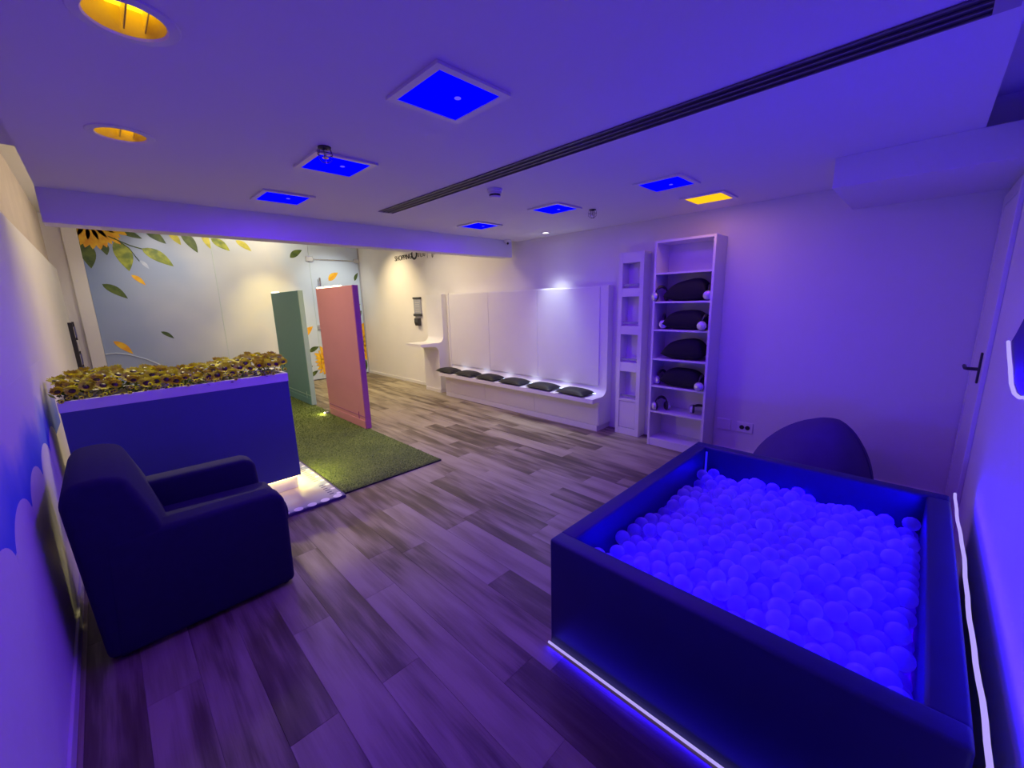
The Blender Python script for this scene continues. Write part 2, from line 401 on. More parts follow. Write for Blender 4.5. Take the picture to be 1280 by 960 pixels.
# walls
wl = struct(part('wall_left', MB().box(XL-0.15, XL, YB-0.15, YF, 0, 2.17).box(XL-0.15, XL-0.0, YB-0.15, 3.32, 2.17, ZU), 'wall'), 'white wall running along the left side', 'wall')
part('upper_wall', MB().box(XL-0.15, XL-0.06, 3.32, YF, 2.17, ZU), 'raw_wall', wl, label='bare beige upper part of the left wall')
wr = struct(part('wall_right', MB().box(XR, XR+0.15, YB-0.15, YF+0.15, 0, ZU), 'wall'), 'white wall behind the bench and the bookcase', 'wall')
wb = struct(part('wall_back', MB().box(XL-0.15, XR, YB-0.15, YB, 0, ZU), 'wall'), 'white wall beside the ball pit with the door', 'wall')
wf = struct(part('wall_front', MB().box(XL-0.15, -0.19, YF-0.0, YF+0.15, 0, ZU).box(-0.19, XR, YF+0.03, YF+0.15, 0, ZU), 'wall'), 'end wall behind the printed glass', 'wall')
pil = struct(part('trim_1', MB().rbox(-0.19, -0.03, YF-0.05, YF+0.03, 0, ZU, 0.004), 'wall', recalc=True), 'narrow beige pillar at the left end of the printed glass', 'pillar')
struct(part('baseboard_left', MB().rbox(XL, XL+0.012, YB, 8.94, 0, 0.07, 0.003), 'skirt'), 'low white baseboard along the left wall', 'baseboard')
struct(part('baseboard_right', MB().rbox(XR-0.012, XR, 6.35, YF-0.02, 0, 0.06, 0.003).rbox(XR-0.012, XR, YB, 1.37, 0, 0.06, 0.003), 'skirt'), 'low white baseboard along the right wall', 'baseboard')
# lowered ceiling with round holes for the recessed lamps
DL = [(0.185, 1.665), (0.205, 2.70)]; SPOTP = (3.98, 3.37)
ce = part('ceiling', MB().box(-0.155, XR, -0.10, YBEAM, ZC, ZC+0.12).box(3.45, XR, YB, -0.10, ZC, ZC+0.12), 'ceil', merge=True)
cut = MB()
for x, y in DL: cut.cyl((x, y, ZC-0.05), 0.098, 0.3, n=48)
cut.cyl((SPOTP[0], SPOTP[1], ZC-0.05), 0.042, 0.3, n=32)
co = part('cutter', cut, 'ceil')
md = ce.modifiers.new('holes', 'BOOLEAN'); md.operation = 'DIFFERENCE'; md.object = co; md.solver = 'EXACT'
bpy.context.view_layer.update()
me2 = bpy.data.meshes.new_from_object(ce.evaluated_get(bpy.context.evaluated_depsgraph_get()))
ce.modifiers.clear(); ce.data = me2; bpy.data.objects.remove(co, do_unlink=True)
struct(ce, 'lowered white ceiling over the play area', 'ceiling')
struct(part('ceiling_upper', MB().box(XL-0.15, XR+0.15, YB-0.15, YF+0.15, ZU, ZU+0.1), 'ceil'), 'higher ceiling of the entrance zone', 'ceiling')
struct(part('trim_3', MB().box(-0.155, 3.45, YB, -0.10, 2.52, 2.56).box(-0.155, 3.45, -0.10, -0.06, ZC+0.12, 2.56).box(3.45, 3.50, YB, -0.06, ZC+0.12, 2.56), 'ceil'), 'shaded recess strip in the ceiling along the back wall', 'soffit')
struct(part('trim_2', MB().box(XL-0.06, -0.155, YB, 3.32, ZC+0.03, ZC+0.10), 'ceil'), 'grey closed strip between the ceiling and the left wall', 'soffit')
struct(part('beam_1', MB().rbox(-0.158, 4.14, YBEAM, YBEAM+0.18, 2.135, ZU, 0.002), 'ceil'), 'wide white ceiling beam crossing above the flower planter', 'beam')
struct(part('beam_2', MB().rbox(3.30, XR, YB, 0.50, 2.178, ZC, 0.003), 'ceil'), 'low boxed soffit in the right ceiling corner', 'soffit')

# printed glass front: two fixed panes and a glass door
def glass_pane(name, x0, x1, label, cat):
    o = struct(part(name, MB().rbox(x0+0.003, x1-0.003, YF-0.01, YF+0.004, 0.02, ZU, 0.002), 'mural'), label, cat)
    return o
pane1 = glass_pane('window_1', -0.03, 1.583, 'left printed glass pane with falling leaves on blue sky', 'window')
pane2 = glass_pane('window_2', 1.583, 3.20, 'middle printed glass pane with pale sky', 'window')
door1 = glass_pane('door_1', 3.20, XR, 'printed glass entrance door with sunflower', 'door')
part('edge_seal', MB().box(1.579, 1.587, YF-0.016, YF-0.008, 0.02, ZU), 'glass', pane2)
part('edge_seal', MB().box(4.225, XR, YF-0.03, YF-0.008, 0.0, ZU), 'grey', door1)
part('door_rail', MB().rbox(3.2, 4.24, YF-0.035, YF-0.012, 2.478, 2.498, 0.004), 'chrome', door1)
part('patch_fitting', MB().rbox(3.13, 3.27, YF-0.045, YF-0.012, 2.44, 2.54, 0.006), 'chrome', door1)
part('patch_fitting', MB().rbox(4.12, 4.235, YF-0.045, YF-0.012, 2.45, 2.53, 0.006), 'chrome', door1)
part('edge_seal', MB().box(3.196, 3.204, YF-0.016, YF-0.008, 0.02, 2.47), 'glass', door1)
part('pull_handle', MB().tube([(3.345, YF-0.07, 1.2), (3.345, YF-0.07, 2.12)], 0.016, 10).tube([(3.345, YF-0.07, 2.05), (3.345, YF-0.01, 2.05)], 0.008, 6).tube([(3.345, YF-0.07, 1.3), (3.345, YF-0.01, 1.3)], 0.008, 6), 'chrome', door1, smooth=True)
part('lock', MB().rbox(3.205, 3.30, YF-0.04, YF-0.012, 1.07, 1.16, 0.006), 'chrome', door1)
def leaf_shape(x0, z0, x1, z1, wr, y, th=0.0015, n=9, blunt=False):
    a = Vector((x0, 0, z0)); b = Vector((x1, 0, z1)); d = b-a; L = d.length; d.normalize(); p = Vector((-d.z, 0, d.x))
    up, dn = [], []
    for i in range(n+1):
        t = i/n; wv = wr*L*0.5*(math.sin(PI*t**0.8)**0.9 if not blunt else math.sin(PI*t**0.65)**0.7)
        c = a + d*(L*t) + p*(0.05*L*math.sin(PI*t))
        up.append(c+p*wv); dn.append(c-p*wv)
    poly = [(v.x, v.z) for v in up] + [(v.x, v.z) for v in dn[-2:0:-1]]
    return MB().prism(poly, 'y', y-th, y)
YD = YF-0.0105
LEAVES = [('leaf','g2',-0.002,2.612,0.037,2.197,0.42),('leaf','g1',0.371,2.632,0.457,2.169,0.45),('leaf','g1',0.657,2.529,1.021,2.263,0.38),
('leaf','pale',0.608,2.343,0.703,2.206,0.30),('petal','y1',0.469,2.115,0.620,1.952,0.32),('leaf','g2',0.115,1.970,0.375,1.745,0.34),
('leaf','g2',0.735,2.818,0.977,2.620,0.40),('leaf','yg',1.033,2.814,1.169,2.614,0.42),('leaf','g2',1.196,2.829,1.381,2.502,0.38),
('leaf','yg',1.481,2.821,1.571,2.578,0.40),('leaf','g1',1.600,2.756,1.856,2.562,0.42),('leaf','yg',1.968,2.753,2.197,2.576,0.36),
('leaf','g2',2.846,2.499,3.088,2.657,0.40),('petal','y1',3.544,2.069,3.761,2.238,0.45),('petal','y1',2.875,0.917,3.117,1.138,0.42),
('leaf','g2',0.693,1.203,0.849,1.074,0.30),('petal','y1',0.100,1.095,0.298,0.868,0.30),('leaf','g2',4.11,2.073,4.20,2.247,0.35),
('leaf','g2',0.200,2.609,0.242,2.401,0.50),('leaf','g2',0.439,2.769,0.689,2.678,0.35),('leaf','g2',2.987,0.616,3.19,0.708,0.42),
('leaf','g2',2.837,0.163,3.016,0.325,0.50),('leaf','g2',2.957,0.094,3.117,0.209,0.40),('leaf','g2',4.06,1.252,4.20,1.423,0.60),
('leaf','g1',4.04,1.466,4.19,1.566,0.40),('leaf','g2',4.06,0.04,4.20,0.30,0.70),('leaf','g2',4.123,1.571,4.123,1.745,0.35)]
for kd, mt_, x0, z0, x1, z1, wr_ in LEAVES:
    pa = pane1 if x1 < 1.58 else pane2 if x1 < 3.2 else door1
    part('printed_leaf' if kd == 'leaf' else 'printed_petal', leaf_shape(x0, z0, x1, z1, wr_, YD), mt_, pa)
def print_sunflower(cx, cz, r, rd, a0, a1, n, pa, xmin=-0.025, xmax=4.222):
    for lay in range(2):
        for i in range(n):
            a = a0 + (a1-a0)*(i+0.5*lay)/n
            L = r*random.uniform(0.88, 1.05)
            x0, z0 = cx+rd*0.8*math.cos(a), cz+rd*0.8*math.sin(a); x1, z1 = cx+L*math.cos(a), cz+L*math.sin(a)
            m = leaf_shape(x0, z0, x1, z1, 0.42, YD-0.002*(lay+1), blunt=True)
            m.v = [(min(max(x, xmin), xmax), y, z) for x, y, z in m.v]
            part('printed_petal', m, 'y1', pa)
    m = MB().cyl((cx, YD-0.0075, cz), rd, 0.002, 'y', 24); m.v = [(min(max(x, xmin), xmax), y, z) for x, y, z in m.v]
    part('printed_seed_disc', m, 'brown', pa)
print_sunflower(0.12, 2.90, 0.44, 0.14, -PI*1.08, 0.05*PI, 9, pane1)
print_sunflower(3.98, 0.72, 0.50, 0.20, 0, 2*PI, 15, door1)
print_sunflower(3.42, 0.40, 0.38, 0.14, 0, 2*PI, 13, door1, xmin=3.02)
part('printed_stem', MB().tube([(-0.02, YD-0.003, 0.90), (0.10, YD-0.003, 0.905), (0.234, YD-0.003, 0.871), (0.42, YD-0.003, 0.78), (0.60, YD-0.003, 0.655)], 0.009, 6), 'pale', pane1)
part('printed_stem', MB().tube([(0.30, YD-0.003, 2.68), (0.53, YD-0.003, 2.563), (0.66, YD-0.003, 2.52)], 0.008, 6), 'g2', pane1)
part('printed_stem', MB().tube([(0.36, YD-0.003, 2.662), (0.51, YD-0.003, 2.52), (0.60, YD-0.003, 2.33)], 0.006, 6), 'g2', pane1)

# door in the back wall with lever handle
d2 = struct(part('door_2', MB().rbox(3.56, 4.17, YB, YB+0.018, 0.005, 2.06, 0.004), 'white2'), 'flat white door with dark lever handle beside the beanbag', 'door')
part('door_frame', MB().rbox(3.49, 3.558, YB, YB+0.022, 0, 2.13, 0.004), 'white2', d2)
part('door_frame', MB().rbox(4.172, 4.24, YB, YB+0.022, 0, 2.13, 0.004), 'white2', d2)
part('door_frame', MB().rbox(3.558, 4.172, YB, YB+0.022, 2.062, 2.13, 0.004), 'white2', d2)
hpl = part('handle_plate', MB().rbox(3.635, 3.665, YB+0.018, YB+0.028, 1.0, 1.185, 0.004), 'dark', d2)
part('lever_handle', MB().tube([(3.65, YB+0.02, 1.085), (3.65, YB+0.07, 1.085), (3.665, YB+0.078, 1.085), (3.76, YB+0.078, 1.088)], 0.010, 8), 'dark', hpl, smooth=True)

# painted picket fence on the left wall
sky = part('painted_sky', MB().box(XL, XL+0.0006, 0.2, 4.35, 0.78, 1.26), 'fsky', wl, label='blue painted sky above the fence mural')
for yc in (3.69, 3.22, 2.745, 2.27, 1.79, 1.31, 0.84):
    n = 16; hw = 0.2405; ztop = 0.875; rr = 0.23
    poly = [(yc-hw, 0.07), (yc+hw, 0.07)] + [(yc+hw*math.cos(PI*i/n), ztop-rr*0.62+rr*0.62*math.sin(PI*i/n)) for i in range(n+1)]
    part('painted_picket', MB().prism(poly, 'x', XL, XL+0.0008), 'fence', wl)

# lettering on the right wall, partly hidden by the beam
def text_obj(s, size, y, z, parent, name='wall_lettering', shear=0):
    cu = bpy.data.curves.new(name, 'FONT'); cu.body = s; cu.size = size; cu.extrude = 0.003; cu.shear = shear
    t = bpy.data.objects.new(name, cu); C.objects.link(t)
    bpy.context.view_layer.update()
    me = bpy.data.meshes.new_from_object(t.evaluated_get(bpy.context.evaluated_depsgraph_get()))
    bpy.data.objects.remove(t, do_unlink=True)
    me.transform(Matrix(((0, 0, -1, XR-0.004), (-1, 0, 0, y), (0, 1, 0, z), (0, 0, 0, 1))))
    me.materials.clear(); me.materials.append(MT['ink'])
    o = put(name, me, parent); return o
text_obj('SHOPPING', 0.128, 7.43, 2.365, wr)
part('wall_emblem', MB().lathe([(0.062, 0), (0.062, 0.006), (0.095, 0.006), (0.095, 0), (0.062, 0)], (XR-0.006, 6.735, 2.43), 28, 'x'), 'ink', wr, label='black ring emblem on the wall')
for yy, dz, lw in ((6.60, 0.01, 0.05), (6.50, 0.0, 0.07), (6.41, 0.005, 0.05), (6.16, -0.04, 0.03), (6.10, 0.01, 0.05), (6.02, 0.01, 0.05), (5.92, -0.01, 0.02)):
    zb = 2.365 + dz
    part('wall_lettering', MB().tube([(XR-0.003, yy+lw/2, zb+0.07), (XR-0.003, yy+lw*0.4, zb+0.01), (XR-0.003, yy, zb), (XR-0.003, yy-lw*0.4, zb+0.01), (XR-0.003, yy-lw/2, zb+0.07)], 0.005, 6), 'ink', wr)
part('wall_lettering', MB().box(XR-0.003, XR, 6.312, 6.318, 2.33, 2.47), 'ink', wr)

# ------------------------------------------------------------------ curved bench
def arc(cx, cz, r, a0, a1, n=8): return [(cx+r*math.cos(math.radians(a0+(a1-a0)*i/n)), cz+r*math.sin(math.radians(a0+(a1-a0)*i/n))) for i in range(n+1)]
XP = 4.13      # face of the backrest panels
def bench_profile():
    p = [(3.99, 0.07), (XR-0.004, 0.07), (XR-0.004, 1.70), (XP+0.012, 1.70)]
    p += arc(XP-0.088, 0.415+0.10, 0.10, 0, -90, 8)
    p += [(3.85, 0.415), (3.85, 0.365), (3.955, 0.365)] + arc(3.955, 0.33, 0.035, 90, 0, 5)
    return p
be = thing('curved_bench', 'long white curved wall bench with tall panelled back', 'bench', (4.05, 4.1, 0))
part('body', MB().prism(bench_profile(), 'y', 2.58, 5.625), 'white', be, smooth=True)
part('plinth', MB().rbox(3.975, XR-0.004, 2.60, 5.61, 0, 0.07, 0.003), 'white2', be)
for i in range(3):
    y0 = 2.685 + i*0.975
    part('back_panel', MB().rbox(XP, XP+0.013, y0+0.002, y0+0.973, 0.52, 1.685, 0.003), 'white', be)
    part('front_panel', MB().rbox(3.982, 3.99, 2.585+i*1.013+0.002, 2.585+(i+1)*1.013-0.002, 0.075, 0.325, 0.003), 'white2', be)
part('end_rim', MB().rbox(XP-0.004, XP+0.012, 5.612, 5.64, 0.45, 1.705, 0.003), 'white', be)
part('led_strip', MB().rbox(4.085, 4.10, 2.70, 5.58, 0.4255, 0.4355, 0.003), 'e_bench', be, label='glowing white light strip at the seat back')
area('bench_light', (4.085, 4.14, 0.445), 0.02, 2.85, COOL, 1.6, (PI, 0, 0))
CUSH = [5.50, 4.99, 4.48, 3.96, 3.43, 2.92]
CL = ['black leather seat cushion at the far end of the white bench, beside the counter', 'second black seat cushion from the counter end of the bench',
      'third black seat cushion from the counter end of the bench', 'third black seat cushion from the bookcase end of the bench',
      'second black seat cushion from the bookcase end of the bench', 'black leather seat cushion at the near end of the white bench']
cm = mesh('cushion_cover', MB().pillow((0, 0, 0.024), 0.132, 0.21, 0.024, 0.05, 16), 'black', True, 50, True)
pipe = mesh('piping', MB().tube([(0.118*math.copysign(abs(math.cos(a))**0.35, math.cos(a)), 0.20*math.copysign(abs(math.sin(a))**0.35, math.sin(a)), 0.02) for a in np.linspace(0, 2*PI, 40, endpoint=False)], 0.004, 6, True), 'black', True, 60)
for y, lb in zip(CUSH, CL):
    t = thing('seat_cushion', lb, 'cushion', (3.975, y, 0.4155), random.uniform(-0.03, 0.03), 'black cushions on the white bench')
    put('piping', pipe, put('cushion_cover', cm, t))

# curved counter beside the bench
ks = thing('wall_counter', 'white curved standing counter between the bench and the entrance', 'counter', (4.05, 6.08, 0))
kp = [(4.04, 0.06), (XR-0.004, 0.06), (XR-0.004, 1.69), (4.15, 1.69)] + arc(4.05, 0.98, 0.10, 0, -90, 8) + [(3.69, 0.88), (3.69, 0.835), (3.93, 0.82)] + arc(3.93, 0.71, 0.11, 90, 0, 6)
part('body', MB().prism(kp, 'y', 5.84, 6.31), 'white', ks, smooth=True)
part('plinth', MB().rbox(4.03, XR-0.004, 5.845, 6.305, 0, 0.06, 0.003), 'white2', ks)
# hand-gel dispenser
dp = thing('gel_dispenser', 'grey wall dispenser sign with dark nozzle above the counter', 'dispenser', (XR, 6.73, 1.3))
sgp = part('sign_panel', MB().rbox(XR-0.02, XR-0.001, 6.61, 6.85, 1.36, 1.63, 0.004), 'acryl', dp)
part('top_bar', MB().rbox(XR-0.03, XR-0.001, 6.60, 6.86, 1.63, 1.665, 0.004), 'dark', dp)
part('bottom_bar', MB().rbox(XR-0.035, XR-0.001, 6.60, 6.86, 1.315, 1.36, 0.004), 'dark', dp)
part('nozzle', MB().prism([(XR-0.001, 1.28), (XR-0.001, 1.14), (XR-0.05, 1.14), (XR-0.075, 1.20), (XR-0.07, 1.28)], 'y', 6.66, 6.78), 'dark', dp)
for i in range(5): part('print_line', MB().box(XR-0.0215, XR-0.02, 6.66, 6.80, 1.40+i*0.04, 1.412+i*0.04), 'grey', sgp)

# ------------------------------------------------------------------ narrow tower shelf
tw = thing('tower_shelf', 'narrow white tower shelf with four openings beside the bench', 'shelf', (4.18, 2.28, 0))
tx0, ty0, ty1, tzt = 4.10, 2.135, 2.43, 2.03
part('side_panel', MB().rbox(tx0, XR-0.004, ty0, ty0+0.045, 0, tzt, 0.002), 'white2', tw)
part('side_panel', MB().rbox(tx0, XR-0.004, ty1-0.045, ty1, 0, tzt, 0.002), 'white2', tw)
part('back_panel', MB().box(XR-0.012, XR-0.004, ty0+0.045, ty1-0.045, 0.02, tzt-0.01), 'white2', tw)
zs = [(0.055, 0.07), (0.42, 0.49), (0.855, 0.94), (1.30, 1.38), (1.70, 1.79)]
zz = [0.47, 0.88, 1.29, 1.66]; 
rails = [(0.0, 0.08), (0.395, 0.425), (0.74, 0.845), (1.155, 1.25), (1.565, 1.655), (1.92, tzt)]
for a, b in rails: part('cross_rail', MB().rbox(tx0+0.002, XR-0.012, ty0+0.045, ty1-0.045, a, b, 0.002), 'white2', tw)
part('drawer_front', MB().rbox(tx0+0.006, tx0+0.02, ty0+0.048, ty1-0.048, 0.085, 0.39, 0.003), 'white2', tw)
for a in (0.425, 0.845, 1.25, 1.655): part('shelf_lip', MB().rbox(tx0+0.02, tx0+0.028, ty0+0.05, ty1-0.05, a+0.02, a+0.045, 0.002), 'acryl', tw)

# ------------------------------------------------------------------ bookcase with pillows and headphones
bk = thing('bookcase', 'tall white open bookcase with seven compartments', 'bookcase', (4.1, 1.67, 0))
bx0, bx1, by0, by1, bzt = 3.966, XR-0.004, 1.385, 1.957, 2.09
part('side_panel', MB().rbox(bx0, bx1, by0, by0+0.022, 0, bzt, 0.0015), 'white2', bk)
part('side_panel', MB().rbox(bx0, bx1, by1-0.022, by1, 0, bzt, 0.0015), 'white2', bk)
part('top_panel', MB().rbox(bx0, bx1, by0+0.022, by1-0.022, bzt-0.022, bzt, 0.0015), 'white2', bk)
part('back_panel', MB().box(bx1-0.008, bx1-0.002, by0+0.022, by1-0.022, 0.02, bzt-0.022), 'white2', bk)
SH = [0.082, 0.382, 0.655, 0.938, 1.233, 1.510, 1.787]
for z in SH: part('shelf_board', MB().rbox(bx0+0.004, bx1-0.008, by0+0.022, by1-0.022, z-0.018, z, 0.0015), 'white2', bk)
part('plinth', MB().rbox(bx0+0.006, bx0+0.02, by0+0.022, by1-0.022, 0, 0.064, 0.0015), 'white2', bk)
PIL = {5: 'black pillow on the upper pillow shelf of the bookcase, topmost of four', 4: 'black pillow on the second pillow shelf of the bookcase, between two headphones',
       3: 'black pillow alone on the third pillow shelf of the bookcase', 2: 'black pillow on the lowest pillow shelf of the bookcase'}
for s_, lb in PIL.items():
    m = MB().pillow((0, 0, 0.065), 0.118, 0.205, 0.062, 0.125 + 0.012*(s_ % 2), 18)
    sk = {5: 0.16, 4: 0.05, 3: 0.12, 2: -0.02}[s_]
    m.v = [(x, y, z*(1.0 - sk*y/0.2*1.2)) for x, y, z in m.v]
    mn = min(v[2] for v in m.v); m.v = [(x, y, z-mn) for x, y, z in m.v]
    o = put('pillow', mesh('pillow', m, 'blackfab', True, 60, True, True)); o.location = (4.09, 1.655, SH[s_]+0.001)
    tag(o, lb, 'pillow', 'black pillows in the bookcase')
hp = thing('headphones', '', 'headphones', (0, 0, 0), 0, 'silver headphones in the bookcase')
put('headband', mesh('headband', MB().tube([(0, 0.068*math.cos(a), 0.05+0.085*math.sin(a)) for a in np.linspace(-0.15, PI+0.15, 18)], 0.0075, 8), 'dark', True), hp)
put('head_cushion', mesh('head_cushion', MB().tube([(0, 0.066*math.cos(a), 0.046+0.082*math.sin(a)) for a in np.linspace(0.9, PI-0.9, 9)], 0.012, 8), 'dark', True), hp)
for sg in (-1, 1):
    ec = put('ear_cup', mesh('ear_cup', MB().lathe([(0.0, 0.034*sg), (0.020, 0.033*sg), (0.034, 0.024*sg), (0.040, 0.008*sg), (0.040, 0.0)], (0, 0.068*sg, 0.042), 18, 'y'), 'silver', True, recalc=True), hp)
    put('ear_pad', mesh('ear_pad', MB().lathe([(0.016, 0.0), (0.038, 0.0), (0.042, -0.010*sg), (0.034, -0.022*sg), (0.018, -0.02*sg)], (0, 0.068*sg, 0.042), 18, 'y'), 'dark', True, recalc=True), ec)
HPS = [(5, 4.02, 1.895, 0.9, (0, 0), 'silver headphones left of the topmost black pillow in the bookcase'), (5, 4.06, 1.445, 1.7, (0, 0), 'silver headphones right of the topmost black pillow in the bookcase'),
       (4, 4.10, 1.89, 1.9, (0, 0), 'headphones left of the second black pillow in the bookcase'), (4, 4.01, 1.445, 1.4, (0, 0), 'pale silver headphones right of the second black pillow in the bookcase'),
       (2, 4.10, 1.885, 1.2, (0, 0), 'headphones left of the lowest black pillow in the bookcase'), (2, 4.01, 1.448, 1.6, (0, 0), 'silver headphones right of the lowest black pillow in the bookcase'),
       (1, 4.04, 1.855, 0.8, (0, 0), 'silver headphones at the left of the shelf below the pillows'), (1, 4.08, 1.475, 0.35, (1.35, 0), 'silver headphones lying at the right of the shelf below the pillows')]
for i, (s_, x, y, rz, tilt, lb) in enumerate(HPS):
    h = hp if i == 0 else copy_tree(hp)
    h.location = (x, y, SH[s_] + (0.002 if not tilt[0] else 0.042)); h.rotation_euler = (0, tilt[0], rz); h['label'] = lb
    h.scale = (1.1, 0.95, 1.1)

# wall plates
so = thing('double_socket', 'white double power socket on the wall above the beanbag side', 'socket', (XR, 1.10, 0.30))
spl = part('plate', MB().rbox(XR-0.009, XR-0.0005, 1.03, 1.17, 0.245, 0.345, 0.003), 'white', so)
for y in (1.075, 1.125): part('outlet', MB().lathe([(0.0, 0.003), (0.019, 0.003), (0.021, 0), (0.021, 0.004)], (XR-0.013, y, 0.295), 16, 'x'), 'dark', spl)
tag(part('blank_plate', MB().rbox(XR-0.012, XR-0.0005, 1.225, 1.355, 0.24, 0.35, 0.004), 'white'), 'white blank wall plate between bookcase and power socket', 'wall plate')

# ------------------------------------------------------------------ ceiling fittings
LT = [(1.10, 1.42, 'large blue ceiling light panel nearest the camera'), (1.10, 2.50, 'blue ceiling light panel beside the caged sprinkler, middle of the left row'),
      (1.10, 3.46, 'blue ceiling light panel of the left row nearest the beam'), (3.01, 3.46, 'small blue ceiling light panel nearest the dome camera'),
      (3.01, 2.44, 'blue ceiling light panel between the smoke detector and the bookcase'), (3.01, 1.42, 'blue ceiling light panel beside the amber panel')]
def light_panel(name, x, y, label, cat, glow, group, dot=True, s=0.345, si=0.285):
    t = thing(name, label, cat, (x, y, ZC), 0, group); h, q = s/2, si/2
    f = MB()
    for a in ((x-h, x+h, y-h, y-q), (x-h, x+h, y+q, y+h), (x-h, x-q, y-q, y+q), (x+q, x+h, y-q, y+q)): f.box(*a, ZC-0.012, ZC-0.0005)
    part('frame', f, 'white2', t)
    df = part('diffuser', MB().box(x-q, x+q, y-q, y+q, ZC-0.009, ZC-0.001), glow, t)
    if dot: part('led_dot', MB().cyl((x+0.03, y-0.02, ZC-0.0105), 0.013, 0.0015, n=14), 'e_spotdot', df)
    return t
for x, y, lb in LT:
    light_panel('ceiling_light_panel', x, y, lb, 'ceiling light', 'e_blue', 'blue ceiling light panels')
    area('blue_panel_light', (x, y, ZC-0.014), 0.28, 0.28, BLUE, BLUE_W*(1.3 if y < 2 else 1.0 if y < 3 else 0.7)*(1.15 if x < 2 else 0.85))
light_panel('ceiling_light_panel', 3.72, 1.385, 'amber glowing ceiling panel above the bookcase', 'ceiling light', 'e_amber', None, False)
area('amber_panel_light', (3.72, 1.385, ZC-0.014), 0.28, 0.28, AMBER, AMBER_PANEL_W)
for (x, y), lb in zip(DL, ('large round amber downlight nearest the camera', 'smaller-looking round amber downlight nearer the beam')):
    t = thing('recessed_downlight', lb, 'downlight', (x, y, ZC), 0, 'round amber downlights')
    part('trim_ring', MB().lathe([(0.088, 0.0), (0.092, -0.006), (0.118, -0.004), (0.122, 0.0)], (x, y, ZC-0.0005), 40), 'white2', t, smooth=True)
    part('reflector', MB().lathe([(0.092, 0.0), (0.085, 0.05), (0.07, 0.085), (0.0, 0.086)], (x, y, ZC), 40), 'reflector', t, smooth=True, recalc=False)
    part('lamp', MB().rbox(x-0.035, x+0.055, y-0.045, y+0.06, ZC+0.055, ZC+0.07, 0.004), 'e_down', t)
    part('fin', MB().box(x-0.002, x+0.002, y-0.08, y+0.08, ZC+0.01, ZC+0.075), 'reflector', t)
    part('fin', MB().box(x+0.045, x+0.048, y-0.07, y+0.07, ZC+0.01, ZC+0.07), 'reflector', t)
    area('downlight', (x, y, ZC-0.01), 0.12, 0.12, AMBER, DOWN_W)
t = thing('spot_downlight', 'small bright white recessed spotlight near the wall above the bench', 'spotlight', (SPOTP[0], SPOTP[1], ZC))
part('trim_ring', MB().lathe([(0.038, 0.0), (0.040, -0.005), (0.058, -0.003), (0.06, 0.0)], (*SPOTP, ZC-0.0005), 28), 'white2', t, smooth=True)
part('lamp', MB().cyl((*SPOTP, ZC+0.004), 0.040, 0.01, n=24), 'e_white', t)
spot('spot_downlight_beam', (SPOTP[0], SPOTP[1], ZC-0.008), (4.04, 3.33, 0.9), (0.80, 0.95, 1.0), 46, 54, 1.0, 0.04)
spot('spot_downlight_spill', (SPOTP[0], SPOTP[1], ZC-0.008), (3.3, 3.3, 0.3), (0.92, 0.95, 1.0), 62, 95, 1.0, 0.04)
# slot diffuser
sd = thing('slot_diffuser', 'long black slotted air vent running along the ceiling', 'air vent', (1.93, 1.7, ZC))
part('backing', MB().box(1.865, 1.992, -0.03, 3.46, ZC-0.002, ZC-0.0005), 'dark', sd)
for i in range(4): part('slat', MB().rbox(1.862+i*0.042, 1.870+i*0.042, -0.03, 3.46, ZC-0.008, ZC-0.002, 0.001), 'slat', sd)
part('end_cap', MB().rbox(1.86, 1.997, -0.085, -0.03, ZC-0.008, ZC-0.0005, 0.002), 'grey', sd)
part('end_cap', MB().rbox(1.86, 1.997, 3.46, 3.475, ZC-0.008, ZC-0.0005, 0.002), 'grey', sd)
# smoke detector, sprinklers, dome camera
t = thing('smoke_detector', 'round smoke detector beside the slotted air vent', 'smoke detector', (2.175, 2.32, ZC))
part('base', MB().lathe([(0.0, 0), (0.055, 0), (0.055, -0.018), (0.05, -0.022)], (2.175, 2.32, ZC-0.0005), 24), 'white2', t, smooth=True)
part('body', MB().lathe([(0.046, -0.022), (0.044, -0.032), (0.040, -0.034), (0.040, -0.046), (0.036, -0.056), (0.0, -0.060)], (2.175, 2.32, ZC-0.0005), 24), 'white2', t, smooth=True)
part('sensor_ring', MB().lathe([(0.0412, -0.034), (0.0412, -0.046)], (2.175, 2.32, ZC-0.0005), 24), 'dark', t)
for (x, y), lb in (((0.95, 2.27), 'caged sprinkler head at the edge of a blue light panel'), ((3.33, 2.26), 'caged sprinkler head hanging near the bookcase wall')):
    t = thing('sprinkler', lb, 'sprinkler', (x, y, ZC), 0, 'caged sprinkler heads')
    part('rose', MB().lathe([(0, 0), (0.032, 0), (0.03, -0.007), (0.012, -0.012)], (x, y, ZC-0.0005), 18), 'dark', t, smooth=True)
    part('head', MB().cyl((x, y, ZC-0.05), 0.007, 0.045, n=8).cyl((x, y, ZC-0.053), 0.016, 0.003, n=12), 'chrome', t)
    for k in range(6):
        a = 2*PI*k/6; part('cage_wire', MB().tube([(x+math.cos(a)*r_, y+math.sin(a)*r_, ZC-h_) for r_, h_ in ((0.03, 0.002), (0.036, 0.03), (0.034, 0.055), (0.018, 0.072), (0.0, 0.074))], 0.0016, 5), 'dark', t)
    part('cage_ring', MB().tube([(x+0.036*math.cos(a), y+0.036*math.sin(a), ZC-0.035) for a in np.linspace(0, 2*PI, 18, endpoint=False)], 0.0016, 5, True), 'dark', t)
t = thing('dome_camera', 'small white dome camera at the right end of the beam', 'camera', (4.02, 4.05, ZC))
part('mount', MB().lathe([(0, 0), (0.05, 0), (0.05, -0.02), (0.042, -0.026)], (4.0, 4.05, ZC-0.0005), 22), 'white2', t, smooth=True)
